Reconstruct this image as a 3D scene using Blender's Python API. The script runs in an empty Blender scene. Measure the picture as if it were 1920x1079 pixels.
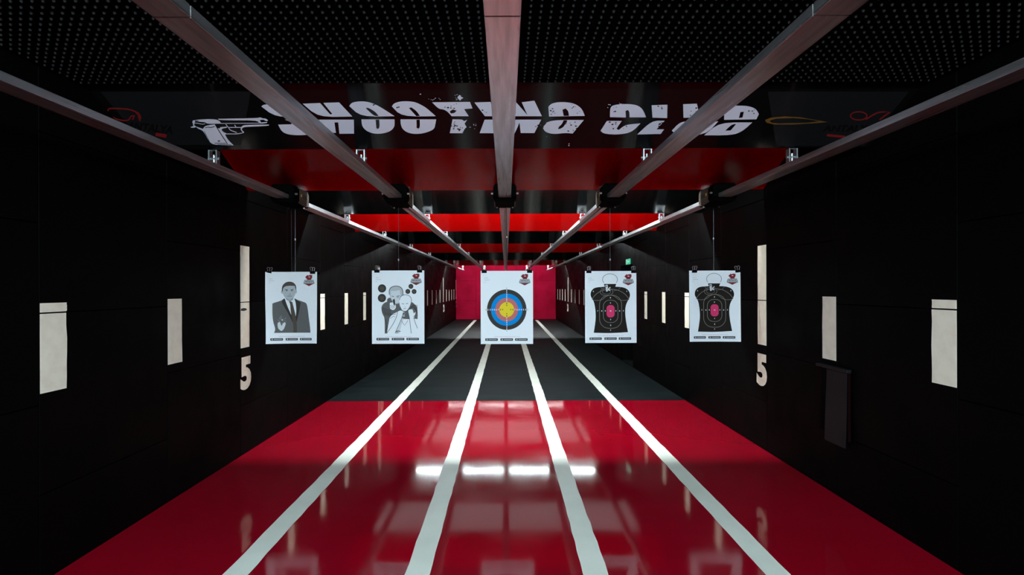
import bpy, bmesh, math, random
from mathutils import Vector, Matrix
from mathutils.geometry import tessellate_polygon

random.seed(7)
scene = bpy.context.scene
col = scene.collection

# ------------------------------------------------------------------ camera
F_PX, W_PX, H_PX = 925.0, 1920.0, 1079.0
VPX, VPY = 948.5, 540.0
CAM_H = 1.578
ROLL = 0.003
cam_data = bpy.data.cameras.new('camera')
cam = bpy.data.objects.new('camera', cam_data)
col.objects.link(cam)
cam.location = (0, 0, CAM_H)
cam.rotation_euler = (math.pi / 2, ROLL, 0)
cam_data.sensor_width = 36.0
cam_data.lens = 36.0 * F_PX / W_PX
cam_data.shift_x = (W_PX / 2 - VPX) / W_PX
cam_data.shift_y = (VPY - H_PX / 2) / W_PX
cam_data.clip_start = 0.02
cam_data.clip_end = 100
scene.camera = cam

# ------------------------------------------------------------------ world, exposure
world = bpy.data.worlds.new('world')
scene.world = world
world.use_nodes = True
world.node_tree.nodes['Background'].inputs[0].default_value = (0.0, 0.0, 0.0, 1)
world.node_tree.nodes['Background'].inputs[1].default_value = 0.0
vs = scene.view_settings
vs.view_transform = 'Standard'
vs.look = 'None'
vs.gamma = 1.0
vs.exposure = 0.0
vs.use_curve_mapping = False
scene.cycles.use_denoising = True
scene.cycles.max_bounces = 10

# strengths of the lamps built further down
FLOOD = 200.0       # flood panels of the booth behind the camera
TUBE = 150.0        # tubes above the baffles
BAYPANEL = 0.5     # light panels above the baffles
FLOOD_COL = (0.69, 0.90, 1.0)
TUBE_COL = (0.86, 0.97, 1.0)

# ------------------------------------------------------------------ key sizes (metres, Y runs down range)
WX = 2.5                   # half width of the range
Y0, Y1 = -3.0, 24.73       # booth wall and end wall
CEIL = 2.80
RAIL_B, RAIL_T = 2.393, 2.431
RAIL_X = [-2.02, -1.0, -0.0075, 0.98, 1.985]
BAF_Y = [3.39, 4.78, 6.27, 8.2, 10.5, 13.1, 16.7, 20.6]
BAF_Z = [2.535, 2.525, 2.52, 2.52, 2.52, 2.515, 2.515, 2.515]
SLOPE = 0.573
BAF_RUN = 0.49


# ------------------------------------------------------------------ materials
def mat(name, color, rough=0.5, metal=0.0, spec=0.5, emit=None, estr=0.0, coat=0.0, coat_rough=0.05):
    m = bpy.data.materials.new(name)
    m.use_nodes = True
    b = m.node_tree.nodes['Principled BSDF']
    b.inputs['Base Color'].default_value = (*color, 1)
    b.inputs['Roughness'].default_value = rough
    b.inputs['Metallic'].default_value = metal
    b.inputs['Specular IOR Level'].default_value = spec
    b.inputs['Coat Weight'].default_value = coat
    b.inputs['Coat Roughness'].default_value = coat_rough
    if emit:
        b.inputs['Emission Color'].default_value = (*emit, 1)
        b.inputs['Emission Strength'].default_value = estr
    return m


def noise_to(m, socket, scale=(1, 1, 1), nscale=5.0, detail=4.0, lo=(0, 0, 0), hi=(1, 1, 1), p0=0.3, p1=0.7, value=False):
    nt = m.node_tree
    b = nt.nodes['Principled BSDF']
    tc = nt.nodes.new('ShaderNodeTexCoord')
    mp = nt.nodes.new('ShaderNodeMapping')
    mp.inputs['Scale'].default_value = scale
    nz = nt.nodes.new('ShaderNodeTexNoise')
    nz.inputs['Scale'].default_value = nscale
    nz.inputs['Detail'].default_value = detail
    rp = nt.nodes.new('ShaderNodeValToRGB')
    rp.color_ramp.elements[0].position = p0
    rp.color_ramp.elements[1].position = p1
    if value:
        lo, hi = (lo,) * 3, (hi,) * 3
    rp.color_ramp.elements[0].color = (*lo, 1)
    rp.color_ramp.elements[1].color = (*hi, 1)
    nt.links.new(tc.outputs['Object'], mp.inputs['Vector'])
    nt.links.new(mp.outputs['Vector'], nz.inputs['Vector'])
    nt.links.new(nz.outputs['Fac'], rp.inputs['Fac'])
    nt.links.new(rp.outputs['Color'], b.inputs[socket])
    return nz


def bump(m, nscale=5.0, scale=(1, 1, 1), strength=0.1, dist=0.01, detail=2.0, coat=False):
    nt = m.node_tree
    b = nt.nodes['Principled BSDF']
    tc = nt.nodes.new('ShaderNodeTexCoord')
    mp = nt.nodes.new('ShaderNodeMapping')
    mp.inputs['Scale'].default_value = scale
    nz = nt.nodes.new('ShaderNodeTexNoise')
    nz.inputs['Scale'].default_value = nscale
    nz.inputs['Detail'].default_value = detail
    bp = nt.nodes.new('ShaderNodeBump')
    bp.inputs['Strength'].default_value = strength
    bp.inputs['Distance'].default_value = dist
    nt.links.new(tc.outputs['Object'], mp.inputs['Vector'])
    nt.links.new(mp.outputs['Vector'], nz.inputs['Vector'])
    nt.links.new(nz.outputs['Fac'], bp.inputs['Height'])
    nt.links.new(bp.outputs['Normal'], b.inputs['Normal'])


M = {}
M['red_floor'] = mat('red_epoxy', (0.40, 0.004, 0.022), 0.16, spec=0.5)
noise_to(M['red_floor'], 'Base Color', nscale=1.3, lo=(0.27, 0.0010, 0.009), hi=(0.31, 0.0016, 0.013))
noise_to(M['red_floor'], 'Roughness', nscale=2.5, lo=0.05, hi=0.10, value=True)
bump(M['red_floor'], nscale=2.2, strength=0.08, dist=0.006, detail=2)
M['rubber_floor'] = mat('rubber_floor', (0.03, 0.045, 0.047), 0.6, spec=0.12)
noise_to(M['rubber_floor'], 'Base Color', scale=(0.6, 2.2, 1), nscale=2.2, detail=8, lo=(0.002, 0.0045, 0.005), hi=(0.009, 0.0145, 0.015))
bump(M['rubber_floor'], nscale=60, strength=0.2, dist=0.004)
M['stripe'] = mat('stripe_paint', (0.72, 0.72, 0.64), 0.4)
noise_to(M['stripe'], 'Base Color', nscale=3.0, detail=8, lo=(0.78, 0.80, 0.70), hi=(0.88, 0.90, 0.80))
M['mark'] = mat('mark_paint', (0.80, 0.73, 0.58), 0.6)
noise_to(M['mark'], 'Base Color', nscale=14, detail=8, lo=(0.84, 0.76, 0.60), hi=(0.93, 0.86, 0.70), p0=0.25, p1=0.6)
M['wall_rubber'] = mat('black_wall_rubber', (0.0008, 0.0008, 0.0008), 0.5, spec=0.04)
noise_to(M['wall_rubber'], 'Roughness', nscale=4, detail=6, lo=0.45, hi=0.65, value=True)
bump(M['wall_rubber'], nscale=120, strength=0.15, dist=0.002)
M['wall_base'] = mat('wall_base', (0.002, 0.002, 0.002), 0.8, spec=0.1)
M['booth_wall'] = mat('booth_wall', (0.05, 0.05, 0.055), 0.7)
M['red_wall'] = mat('red_end_wall', (0.42, 0.008, 0.045), 0.8, spec=0.05)
noise_to(M['red_wall'], 'Base Color', nscale=2.0, detail=7, lo=(0.34, 0.003, 0.022), hi=(0.48, 0.006, 0.042))
M['ceiling'] = mat('ceiling_black', (0.008, 0.008, 0.009), 0.8)
M['foam'] = mat('black_foam', (0.0003, 0.0003, 0.0003), 0.8, spec=0.02)
M['foam_tip_lit'] = mat('lit_foam_tip', (0.019, 0.021, 0.021), 0.7, spec=0.1)  # lighter grey paints in the light caught by the stud tips
M['baf_red'] = mat('red_acrylic', (0.27, 0.0005, 0.0005), 0.12, spec=0.10)
noise_to(M['baf_red'], 'Roughness', scale=(6, 0.4, 0.4), nscale=2, lo=0.10, hi=0.22, value=True)
M['baf_black'] = mat('black_acrylic', (0.0015, 0.0022, 0.0022), 0.12, spec=0.3)
noise_to(M['baf_black'], 'Roughness', scale=(6, 0.4, 0.4), nscale=2, lo=0.10, hi=0.24, value=True)
M['banner'] = mat('banner_black_acrylic', (0.002, 0.002, 0.002), 0.1, spec=0.6)
noise_to(M['banner'], 'Roughness', scale=(5, 0.4, 0.4), nscale=2, lo=0.08, hi=0.2, value=True)
M['banner_grey'] = mat('banner_grey_print', (0.006, 0.006, 0.0066), 0.25)
M['vinyl'] = mat('white_vinyl', (0.46, 0.44, 0.50), 0.4)
M['vinyl_red'] = mat('red_vinyl', (0.14, 0.006, 0.006), 0.4)
M['vinyl_black'] = mat('black_vinyl', (0.001, 0.001, 0.001), 0.4)
M['vinyl_gold'] = mat('gold_vinyl', (0.10, 0.045, 0.006), 0.4)
M['alu'] = mat('brushed_aluminium', (0.62, 0.60, 0.60), 0.36, metal=0.9)
noise_to(M['alu'], 'Base Color', scale=(14, 0.8, 14), nscale=3, detail=8, lo=(0.32, 0.32, 0.32), hi=(0.55, 0.55, 0.56), p0=0.25, p1=0.6)
noise_to(M['alu'], 'Roughness', scale=(30, 0.5, 30), nscale=3, detail=4, lo=0.26, hi=0.40, value=True)
M['rail_lit'] = mat('lit_rail_metal', (0.62, 0.66, 0.68), 0.45, metal=0.5)  # paler than the near rail, to put the tube light into the metal
noise_to(M['rail_lit'], 'Base Color', scale=(10, 1.5, 10), nscale=4, detail=6, lo=(0.48, 0.51, 0.53), hi=(0.68, 0.72, 0.74))
M['zinc'] = mat('zinc_steel', (0.50, 0.54, 0.56), 0.38, metal=1.0)
M['steel_dark'] = mat('dark_steel', (0.07, 0.075, 0.08), 0.45, metal=1.0)
M['black_plastic'] = mat('black_plastic', (0.0012, 0.0011, 0.001), 0.8, spec=0.02)
M['tan_plate'] = mat('tan_plate', (0.17, 0.135, 0.10), 0.5)
noise_to(M['tan_plate'], 'Base Color', nscale=20, detail=6, lo=(0.05, 0.04, 0.03), hi=(0.09, 0.07, 0.055))
M['label_yellow'] = mat('yellow_label', (0.75, 0.45, 0.02), 0.5)
M['label_print'] = mat('label_print', (0.03, 0.025, 0.02), 0.6)
M['paper'] = mat('poster_paper', (0.80, 0.83, 0.86), 0.6, spec=0.3)
M['clip_black'] = mat('clip_black', (0.002, 0.002, 0.002), 0.5, spec=0.1)
M['ink_black'] = mat('ink_black', (0.015, 0.012, 0.009), 0.7, spec=0.1)
M['ink_dark'] = mat('ink_dark_grey', (0.045, 0.040, 0.036), 0.7, spec=0.1)
M['ink_grey'] = mat('ink_grey', (0.12, 0.12, 0.12), 0.7, spec=0.1)
M['ink_midgrey'] = mat('ink_mid_grey', (0.20, 0.20, 0.205), 0.7, spec=0.1)
M['ink_light'] = mat('ink_light_grey', (0.45, 0.48, 0.50), 0.7, spec=0.1)
M['ink_pale'] = mat('ink_pale_grey', (0.62, 0.65, 0.68), 0.7, spec=0.1)
M['ink_white'] = mat('ink_white', (0.80, 0.83, 0.86), 0.7, spec=0.1)
M['ink_line'] = mat('ink_line', (0.24, 0.22, 0.20), 0.7, spec=0.1)
M['ink_pink'] = mat('ink_pink', (0.62, 0.04, 0.14), 0.7, spec=0.1)
M['ink_red'] = mat('ink_red', (0.20, 0.018, 0.025), 0.7, spec=0.1)
M['ink_url'] = mat('ink_url', (0.70, 0.28, 0.42), 0.7, spec=0.1)
M['ink_blue'] = mat('ink_blue', (0.0, 0.23, 0.60), 0.7, spec=0.1)
M['ink_salmon'] = mat('ink_salmon', (0.52, 0.15, 0.14), 0.7, spec=0.1)
M['ink_yellow'] = mat('ink_yellow', (0.75, 0.58, 0.03), 0.7, spec=0.1)
M['ink_brown'] = mat('ink_brown', (0.085, 0.07, 0.055), 0.7, spec=0.1)
M['hatch_red'] = mat('hatch_dark_red', (0.005, 0.0007, 0.0009), 0.8, spec=0.04)
M['hatch_shade'] = mat('hatch_shade', (0.001, 0.001, 0.001), 0.9, spec=0.1)
M['flap'] = mat('rubber_flap', (0.0045, 0.006, 0.0075), 0.5, spec=0.2)
M['door'] = mat('door_dark', (0.02, 0.007, 0.008), 0.4)
M['exit_green'] = mat('exit_green', (0.02, 0.30, 0.16), 0.4, emit=(0.05, 0.62, 0.36), estr=0.5)
M['exit_white'] = mat('exit_white', (0.8, 0.9, 0.85), 0.4, emit=(0.8, 1.0, 0.9), estr=0.5)
M['lamp_body'] = mat('lamp_body', (0.06, 0.06, 0.06), 0.5)
for _k, _f in (('tube_a', 4.8), ('tube_e', 1.6), ('tube_b', 0.75), ('tube_c', 0.12), ('tube_d', 4.6)):
    M[_k] = mat(_k + '_glow', (0.9, 0.9, 0.9), 0.4, emit=TUBE_COL, estr=TUBE * _f)
M['bay_panel'] = mat('light_panel_glow', (0.8, 0.8, 0.8), 0.4, emit=TUBE_COL, estr=BAYPANEL)
M['flood'] = mat('flood_glow', (0.9, 0.9, 0.9), 0.4, emit=FLOOD_COL, estr=FLOOD)


# ------------------------------------------------------------------ helpers
def link(o, parent=None):
    col.objects.link(o)
    if parent is not None:
        o.parent = parent
    return o


def thing(name, label, cat, loc=(0, 0, 0), group=None, rz=0.0):
    o = bpy.data.objects.new(name, None)
    col.objects.link(o)
    o.empty_display_size = 0.05
    o.location = loc
    o.rotation_euler = (0, 0, rz)
    o['label'] = label
    o['category'] = cat
    if group:
        o['group'] = group
    return o


def tag(o, label, cat, group=None):
    o['label'] = label
    o['category'] = cat
    if group:
        o['group'] = group
    return o


class MB:
    """collects shapes for one mesh object"""
    def __init__(self):
        self.v, self.f = [], []

    def add(self, vs_, fs_):
        n = len(self.v)
        self.v += [tuple(p) for p in vs_]
        self.f += [tuple(i + n for i in f) for f in fs_]
        return self

    def box(self, x0, x1, y0, y1, z0, z1):
        p = [(x0, y0, z0), (x1, y0, z0), (x1, y1, z0), (x0, y1, z0), (x0, y0, z1), (x1, y0, z1), (x1, y1, z1), (x0, y1, z1)]
        return self.add(p, [(0, 3, 2, 1), (4, 5, 6, 7), (0, 1, 5, 4), (1, 2, 6, 5), (2, 3, 7, 6), (3, 0, 4, 7)])

    def prism(self, pts, a0, a1, axis='y'):
        """pts: 2D outline; extruded along axis"""
        n = len(pts)
        def P(p, a):
            if axis == 'y':
                return (p[0], a, p[1])
            if axis == 'x':
                return (a, p[0], p[1])
            return (p[0], p[1], a)
        vs_ = [P(p, a0) for p in pts] + [P(p, a1) for p in pts]
        fs_ = [tuple(range(n)), tuple(reversed(range(n, 2 * n)))]
        fs_ += [(i, i + n, (i + 1) % n + n, (i + 1) % n) for i in range(n)]
        return self.add(vs_, fs_)

    def tube(self, pts, r, seg=8, cap=True):
        pts = [Vector(p) for p in pts]
        n = len(pts)
        vs_, fs_ = [], []
        for i, p in enumerate(pts):
            d = (pts[min(i + 1, n - 1)] - pts[max(i - 1, 0)]).normalized()
            a = d.orthogonal().normalized() if i == 0 else (a - d * a.dot(d)).normalized()
            b = d.cross(a)
            for k in range(seg):
                t = 2 * math.pi * k / seg
                vs_.append(p + (a * math.cos(t) + b * math.sin(t)) * r)
        for i in range(n - 1):
            for k in range(seg):
                k2 = (k + 1) % seg
                fs_.append((i * seg + k, i * seg + k2, (i + 1) * seg + k2, (i + 1) * seg + k))
        if cap:
            fs_.append(tuple(reversed(range(seg))))
            fs_.append(tuple(range((n - 1) * seg, n * seg)))
        return self.add(vs_, fs_)

    def ball(self, c, r, seg=10, rings=6, sz=1.0):
        vs_, fs_ = [], []
        for i in range(rings + 1):
            ph = math.pi * i / rings
            for k in range(seg):
                t = 2 * math.pi * k / seg
                vs_.append((c[0] + r * math.sin(ph) * math.cos(t), c[1] + r * math.sin(ph) * math.sin(t), c[2] + r * sz * math.cos(ph)))
        for i in range(rings):
            for k in range(seg):
                k2 = (k + 1) % seg
                fs_.append((i * seg + k, (i + 1) * seg + k, (i + 1) * seg + k2, i * seg + k2))
        return self.add(vs_, fs_)

    def build(self, name, m, parent=None, bevel=0.0, smooth=False, fix=True):
        me = bpy.data.meshes.new(name)
        me.from_pydata(self.v, [], self.f)
        if fix:
            bm = bmesh.new()
            bm.from_mesh(me)
            bmesh.ops.remove_doubles(bm, verts=bm.verts, dist=1e-6)
            bmesh.ops.recalc_face_normals(bm, faces=bm.faces)
            if bevel:
                bmesh.ops.bevel(bm, geom=list(bm.edges), offset=bevel, segments=2, affect='EDGES', profile=0.5, clamp_overlap=True)
            bm.to_mesh(me)
            bm.free()
        me.materials.append(M[m])
        if smooth:
            for p in me.polygons:
                p.use_smooth = True
        o = bpy.data.objects.new(name, me)
        return link(o, parent)


def structure(o, label=None, cat=None):
    o['kind'] = 'structure'
    if label:
        o['label'] = label
    if cat:
        o['category'] = cat
    return o


def soften(pts, closed=True, sharp=62, rounds=2):
    """corner cutting that keeps the sharp corners"""
    P_ = [(Vector((p[0], p[1])), None) for p in pts]
    n = len(P_)
    out = []
    for i in range(n):
        a, b, c = P_[(i - 1) % n][0], P_[i][0], P_[(i + 1) % n][0]
        u, v = b - a, c - b
        turn = 180.0
        if u.length > 1e-9 and v.length > 1e-9:
            turn = math.degrees(u.angle(v))
        keep = turn > sharp or (not closed and i in (0, n - 1))
        out.append((b, keep))
    for _ in range(rounds):
        nxt = []
        m_ = len(out)
        for i in range(m_):
            b, keep = out[i]
            if keep:
                nxt.append((b, True))
            else:
                a, c = out[(i - 1) % m_][0], out[(i + 1) % m_][0]
                nxt.append((b.lerp(a, 0.25), False))
                nxt.append((b.lerp(c, 0.25), False))
        out = nxt
    return [tuple(p) for p, _k in out]


# flat print: polygons (outline, holes) in 2D
class Flat:
    def __init__(self):
        self.v, self.f = [], []

    def poly(self, outer, holes=()):
        loops = [[Vector((p[0], p[1], 0)) for p in lp] for lp in [outer] + list(holes)]
        n = len(self.v)
        flat = [p for lp in loops for p in lp]
        tris = tessellate_polygon(loops)
        self.v += [(p.x, p.y) for p in flat]
        self.f += [tuple(i + n for i in t) for t in tris]
        return self

    def soft(self, outer, holes=(), sharp=62):
        return self.poly(soften(outer, True, sharp), [soften(h_, True, sharp) for h_ in holes])

    def stroke(self, path, w, closed=False):
        if len(path) > 3 and not closed:
            path = soften(path, False, 75)
        pts = [Vector((p[0], p[1])) for p in path]
        n = len(pts)
        m0 = len(self.v)
        for i, p in enumerate(pts):
            a = pts[(i - 1) % n] if (closed or i > 0) else p
            b = pts[(i + 1) % n] if (closed or i < n - 1) else p
            d = (b - a)
            d = d.normalized() if d.length > 1e-9 else Vector((1, 0))
            nn = Vector((-d.y, d.x)) * (w / 2)
            self.v += [tuple(p + nn), tuple(p - nn)]
        last = n if closed else n - 1
        for i in range(last):
            j = (i + 1) % n
            self.f.append((m0 + 2 * i, m0 + 2 * i + 1, m0 + 2 * j + 1, m0 + 2 * j))
        return self

    def disc(self, c, rx, ry=None, seg=40):
        ry = ry or rx
        return self.poly([(c[0] + rx * math.cos(2 * math.pi * k / seg), c[1] + ry * math.sin(2 * math.pi * k / seg)) for k in range(seg)])

    def text(self, s, x, y, size, width=None, bold=0.0, shear=0.0, flip=-1, center=True):
        """flip=-1: y grows downward in the layout"""
        vs_, fs_ = text_mesh(s, bold)
        xs = [p[0] for p in vs_]
        ys = [p[1] for p in vs_]
        w = max(xs) - min(xs)
        h = max(ys) - min(ys)
        sy = size / h
        sx = (width / w) if width else sy
        n = len(self.v)
        for p in vs_:
            yy = (p[1] - min(ys)) * sy
            xx = (p[0] - min(xs) - (w / 2 if center else 0)) * sx + yy * shear
            self.v.append((x + xx, y + flip * (yy - size / 2)))
        self.f += [tuple(i + n for i in f) for f in fs_]
        return self


_text_cache = {}


def text_mesh(s, bold=0.0):
    key = (s, bold)
    if key not in _text_cache:
        cu = bpy.data.curves.new('lettering', 'FONT')
        cu.body = s
        cu.size = 1.0
        cu.offset = bold
        cu.resolution_u = 4
        ob = bpy.data.objects.new('lettering', cu)
        col.objects.link(ob)
        dg = bpy.context.evaluated_depsgraph_get()
        me = bpy.data.meshes.new_from_object(ob.evaluated_get(dg))
        _text_cache[key] = ([(v.co.x, v.co.y) for v in me.vertices], [tuple(p.vertices) for p in me.polygons])
        bpy.data.objects.remove(ob)
        bpy.data.curves.remove(cu)
        bpy.data.meshes.remove(me)
    return _text_cache[key]


def ellipse(cx, cy, rx, ry, a0=0, a1=360, seg=24):
    return [(cx + rx * math.cos(math.radians(a0 + (a1 - a0) * k / seg)), cy + ry * math.sin(math.radians(a0 + (a1 - a0) * k / seg))) for k in range(seg + 1)]


def rrect(x0, y0, x1, y1, r, seg=6):
    pts = []
    for cx, cy, a in ((x1 - r, y1 - r, 0), (x0 + r, y1 - r, 90), (x0 + r, y0 + r, 180), (x1 - r, y0 + r, 270)):
        pts += ellipse(cx, cy, r, r, a, a + 90, seg)
    return pts


# ------------------------------------------------------------------ floor
floor = structure(MB().box(-WX, WX, Y0, Y1, -0.12, -0.012).build('floor', 'wall_base'), 'floor of the shooting range, red coating and dark rubber mat', 'floor')
FSPLIT = 6.885
MB().box(-WX, WX, Y0, FSPLIT, -0.012, 0.0).build('red_coating', 'red_floor', floor)
MB().box(-WX, WX, FSPLIT + 0.004, Y1, -0.012, 0.001).build('rubber_mat', 'rubber_floor', floor)
for cx in (-1.494, -0.49, 0.49, 1.485):
    m = MB()
    vs_, fs_ = [], []
    ys = [Y0 + 1.5 + i * 0.12 for i in range(int((24.2 - Y0 - 1.5) / 0.12))]
    for y in ys:
        j = 0.0035 if y > 0.5 else 0
        vs_ += [(cx - 0.069 + random.uniform(-j, j), y, 0.0022), (cx + 0.069 + random.uniform(-j, j), y, 0.0022)]
    for i in range(len(ys) - 1):
        fs_.append((2 * i, 2 * i + 1, 2 * i + 3, 2 * i + 2))
    m.add(vs_, fs_)
    m.build('lane_stripe', 'stripe', floor)

# ------------------------------------------------------------------ side walls: base slab + rubber tiles + painted marks
TT = 0.03            # tile thickness
_tile_cache = {}


def tile(parent, side, y0, y1, z0, z1, m='wall_rubber', name='tile'):
    g = 0.0025
    dy, dz = round(y1 - y0, 3), round(z1 - z0, 3)
    key = (dy, dz, m)
    if key not in _tile_cache:
        o = MB().box(-TT, 0, g, dy - g, g, dz - g).build(name, m, parent, bevel=0.003)
        _tile_cache[key] = o.data
        ob = o
    else:
        ob = bpy.data.objects.new(name, _tile_cache[key])
        link(ob, parent)
    ob.location = (side * (WX + (TT if side > 0 else 0)), y0, z0)
    if side < 0:
        ob.location = (-WX, y0, z0)
    return ob


def digits(txt):
    return text_mesh(txt, 0.055)


def wall(side):
    nm = 'wall_left' if side < 0 else 'wall_right'
    off = -0.36 if side < 0 else -0.27
    xa, xb = side * (WX + TT), side * (WX + TT + 0.15)
    b = MB()
    rec = (9.73, 10.73)
    if side < 0:
        b.box(min(xa, xb), max(xa, xb), Y0, Y1 + 0.1, -0.12, CEIL)
    else:
        b.box(xa, xb, Y0, rec[0], -0.12, CEIL)
        b.box(xa, xb, rec[1], Y1 + 0.1, -0.12, CEIL)
        b.box(xa, xb, rec[0], rec[1], 2.04, CEIL)
    w = structure(b.build(nm, 'wall_base', fix=True), 'black rubber tiled %s wall with cream distance marks' % ('left' if side < 0 else 'right'), 'wall')
    for n in range(-2, 26):
        y0, y1 = n + off, min(n + 1 + off, Y1 - 0.002)
        if y1 - y0 < 0.05:
            continue
        cuts = [0.0, 0.468, 1.448, 2.428, CEIL - 0.002] if n % 2 else [0.0, 0.954, 1.934, CEIL - 0.002]
        if side > 0 and n == 10:
            cuts = [2.04, CEIL - 0.002]
        for z0, z1 in zip(cuts[:-1], cuts[1:]):
            tile(w, side, y0, y1, z0 + (0.002 if z0 == 0 else 0), z1)
        if n < 1 or n > 25 or (side > 0 and n == 10):
            continue
        big = n % 5 == 0
        za, zb = (1.013, 1.985) if big else (1.015, 1.502)
        pieces = []
        zc = [c for c in cuts if za < c < zb]
        edges = [za] + zc + [zb]
        for e0, e1 in zip(edges[:-1], edges[1:]):
            pieces.append((e0 + (0.004 if e0 in zc else 0), e1 - (0.004 if e1 in zc else 0)))
        if zc == []:
            pieces = [(za, zb)]
        ya, yb = y0 + 0.006, y0 + 0.166
        for e0, e1 in pieces:
            # hand painted: slightly uneven edge, a film 1 mm thick
            k = 6
            j = lambda: random.uniform(-0.003, 0.003)
            pts = [(ya, e0 + (e1 - e0) * i / k) for i in range(k + 1)]
            pts += [(yb + j(), e1 - (e1 - e0) * i / k) for i in range(k + 1)]
            xs = sorted((side * WX, side * (WX - 0.0012)))
            MB().prism(pts, xs[0], xs[1], 'x').build('distance_mark', 'mark', w)
        if big:
            tv, tf = digits(str(n))
            xs = [p[0] for p in tv]
            ys = [p[1] for p in tv]
            wd = 0.195 if n < 10 else 0.40
            sx, sy = wd / (max(xs) - min(xs)), 0.316 / (max(ys) - min(ys))
            m = MB()
            P = []
            for p in tv:
                u = (p[0] - min(xs)) * sx
                yy = (ya - 0.006 + u) if side < 0 else (ya + wd - 0.01 - u)
                P.append((side * (WX - 0.0014), yy, 0.608 + (p[1] - min(ys)) * sy))
            m.add(P, tf)
            m.build('distance_number', 'mark', w)
    return w


wall_l = wall(-1)
MB().prism([(4.70 + 0.055 * math.cos(k * 0.524) * (1 + 0.25 * math.sin(3 * k)), 1.378 + 0.014 * math.sin(k * 0.524)) for k in range(12)], -WX + 0.0011, -WX + 0.0015, 'x').build('scuff', 'label_print', wall_l)
wall_r = wall(1)

# end wall of red rubber tiles
wb = structure(MB().box(-WX - 0.18, WX + 0.18, Y1 + 0.03, Y1 + 0.2, -0.12, CEIL).build('wall_back', 'wall_base'), 'red rubber tiled end wall behind the targets', 'wall')
for i in range(5):
    x0 = -WX + i
    cuts = [0.002, 0.47, 1.45, 2.43, CEIL - 0.002] if i % 2 else [0.002, 0.95, 1.93, CEIL - 0.002]
    for z0, z1 in zip(cuts[:-1], cuts[1:]):
        MB().box(x0 + 0.003, x0 + 0.997, Y1, Y1 + 0.03, z0 + 0.002, z1 - 0.002).build('tile', 'red_wall', wb, bevel=0.004)
# booth wall behind the shooter
structure(MB().box(-WX - 0.18, WX + 0.18, Y0 - 0.15, Y0, -0.12, CEIL).build('wall_front', 'booth_wall'), 'plain dark booth wall behind the shooter', 'wall')

# ------------------------------------------------------------------ ceiling + foam
ceil = structure(MB().box(-WX - 0.18, WX + 0.18, Y0 - 0.15, Y1 + 0.2, CEIL, CEIL + 0.15).build('ceiling', 'ceiling'), 'black ceiling above the baffles', 'ceiling')
FOAM_END = BAF_Y[0] - 0.49


def stud_field(m, nx, ny, pos, r, h, out):
    """rounded foam cones: pos(i,j) -> base point, out: direction"""
    out = Vector(out)
    a = out.orthogonal().normalized()
    b = out.cross(a)
    seg = 6
    rings = [(1.0, 0.0), (0.30, 0.5), (0.24, 0.85)]
    for i in range(nx):
        for j in range(ny):
            c = Vector(pos(i, j))
            vs_, fs_ = [], []
            for rr, hh in rings:
                for k in range(seg):
                    t = 2 * math.pi * k / seg
                    vs_.append(c + (a * math.cos(t) + b * math.sin(t)) * r * rr + out * h * hh)
            vs_.append(c + out * h)
            for q in range(len(rings) - 1):
                for k in range(seg):
                    k2 = (k + 1) % seg
                    fs_.append((q * seg + k, q * seg + k2, (q + 1) * seg + k2, (q + 1) * seg + k))
            top = (len(rings) - 1) * seg
            for k in range(seg):
                fs_.append((top + k, top + (k + 1) % seg, len(vs_) - 1))
            m.add(vs_, fs_)


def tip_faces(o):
    """each stud has 18 faces; the nub on top is coloured grey for the light its tip catches"""
    o.data.materials.append(M['foam_tip_lit'])
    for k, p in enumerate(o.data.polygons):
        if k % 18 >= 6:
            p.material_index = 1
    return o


pitch = 0.045
m = MB()
ny = int((FOAM_END - 0.2) / pitch)
nx = int(2 * WX / pitch) - 1
stud_field(m, nx, ny, lambda i, j: (-WX + 0.045 + i * pitch, 0.2 + j * pitch, CEIL - 0.0125), 0.0225, 0.022, (0, 0, -1))
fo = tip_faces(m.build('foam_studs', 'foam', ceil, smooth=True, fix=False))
fo['kind'] = 'stuff'
fo['label'] = 'black studded acoustic foam lining the ceiling'
MB().box(-WX + 0.004, WX - 0.004, 0.15, FOAM_END, CEIL - 0.013, CEIL).build('foam_sheet', 'foam', ceil)

# ------------------------------------------------------------------ baffles
ORD = ['behind the lettered banner', None, 'behind the black baffle with the target carriers', None, None, None, None]
names = [
    None,
    ('baf_red', 'dark glossy red ceiling baffle next behind the lettered banner'),
    ('baf_black', 'glossy black ceiling baffle right behind the target carriers, before the brightest red baffle'),
    ('baf_red', 'brightest red glossy ceiling baffle, second red one behind the banner'),
    ('baf_black', 'glossy black ceiling baffle between the brightest red baffle and the third red one'),
    ('baf_red', 'third red glossy ceiling baffle behind the banner, narrow strip'),
    ('baf_black', 'last black ceiling baffle toward the red end wall'),
    ('baf_red', 'last dark red ceiling baffle just before the red end wall'),
]


def baffle_mesh(i):
    y, z = BAF_Y[i], BAF_Z[i]
    t = min(BAF_RUN, (CEIL - 0.003 - z) / SLOPE)
    n = Vector((0, SLOPE, 1)).normalized() * 0.018      # slab lies above the visible face
    a = Vector((0, y, z))
    b = Vector((0, y - t, z + t * SLOPE))
    pts = [(a.y, a.z), (b.y, b.z), (b.y + n.y * 0.2, min(b.z + n.z * 0.2, CEIL - 0.001)), (a.y + n.y, a.z + n.z)]
    return MB().prism(pts, -WX + 0.003, WX - 0.003, 'x')


for i in range(1, 8):
    o = baffle_mesh(i).build('ceiling_baffle', names[i][0])
    tag(o, names[i][1], 'baffle', 'ceiling baffles across the range')

banner = baffle_mesh(0).build('banner_baffle', 'banner')
tag(banner, 'black glossy ceiling baffle lettered SHOOTING CLUB with a pistol print', 'banner')


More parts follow.
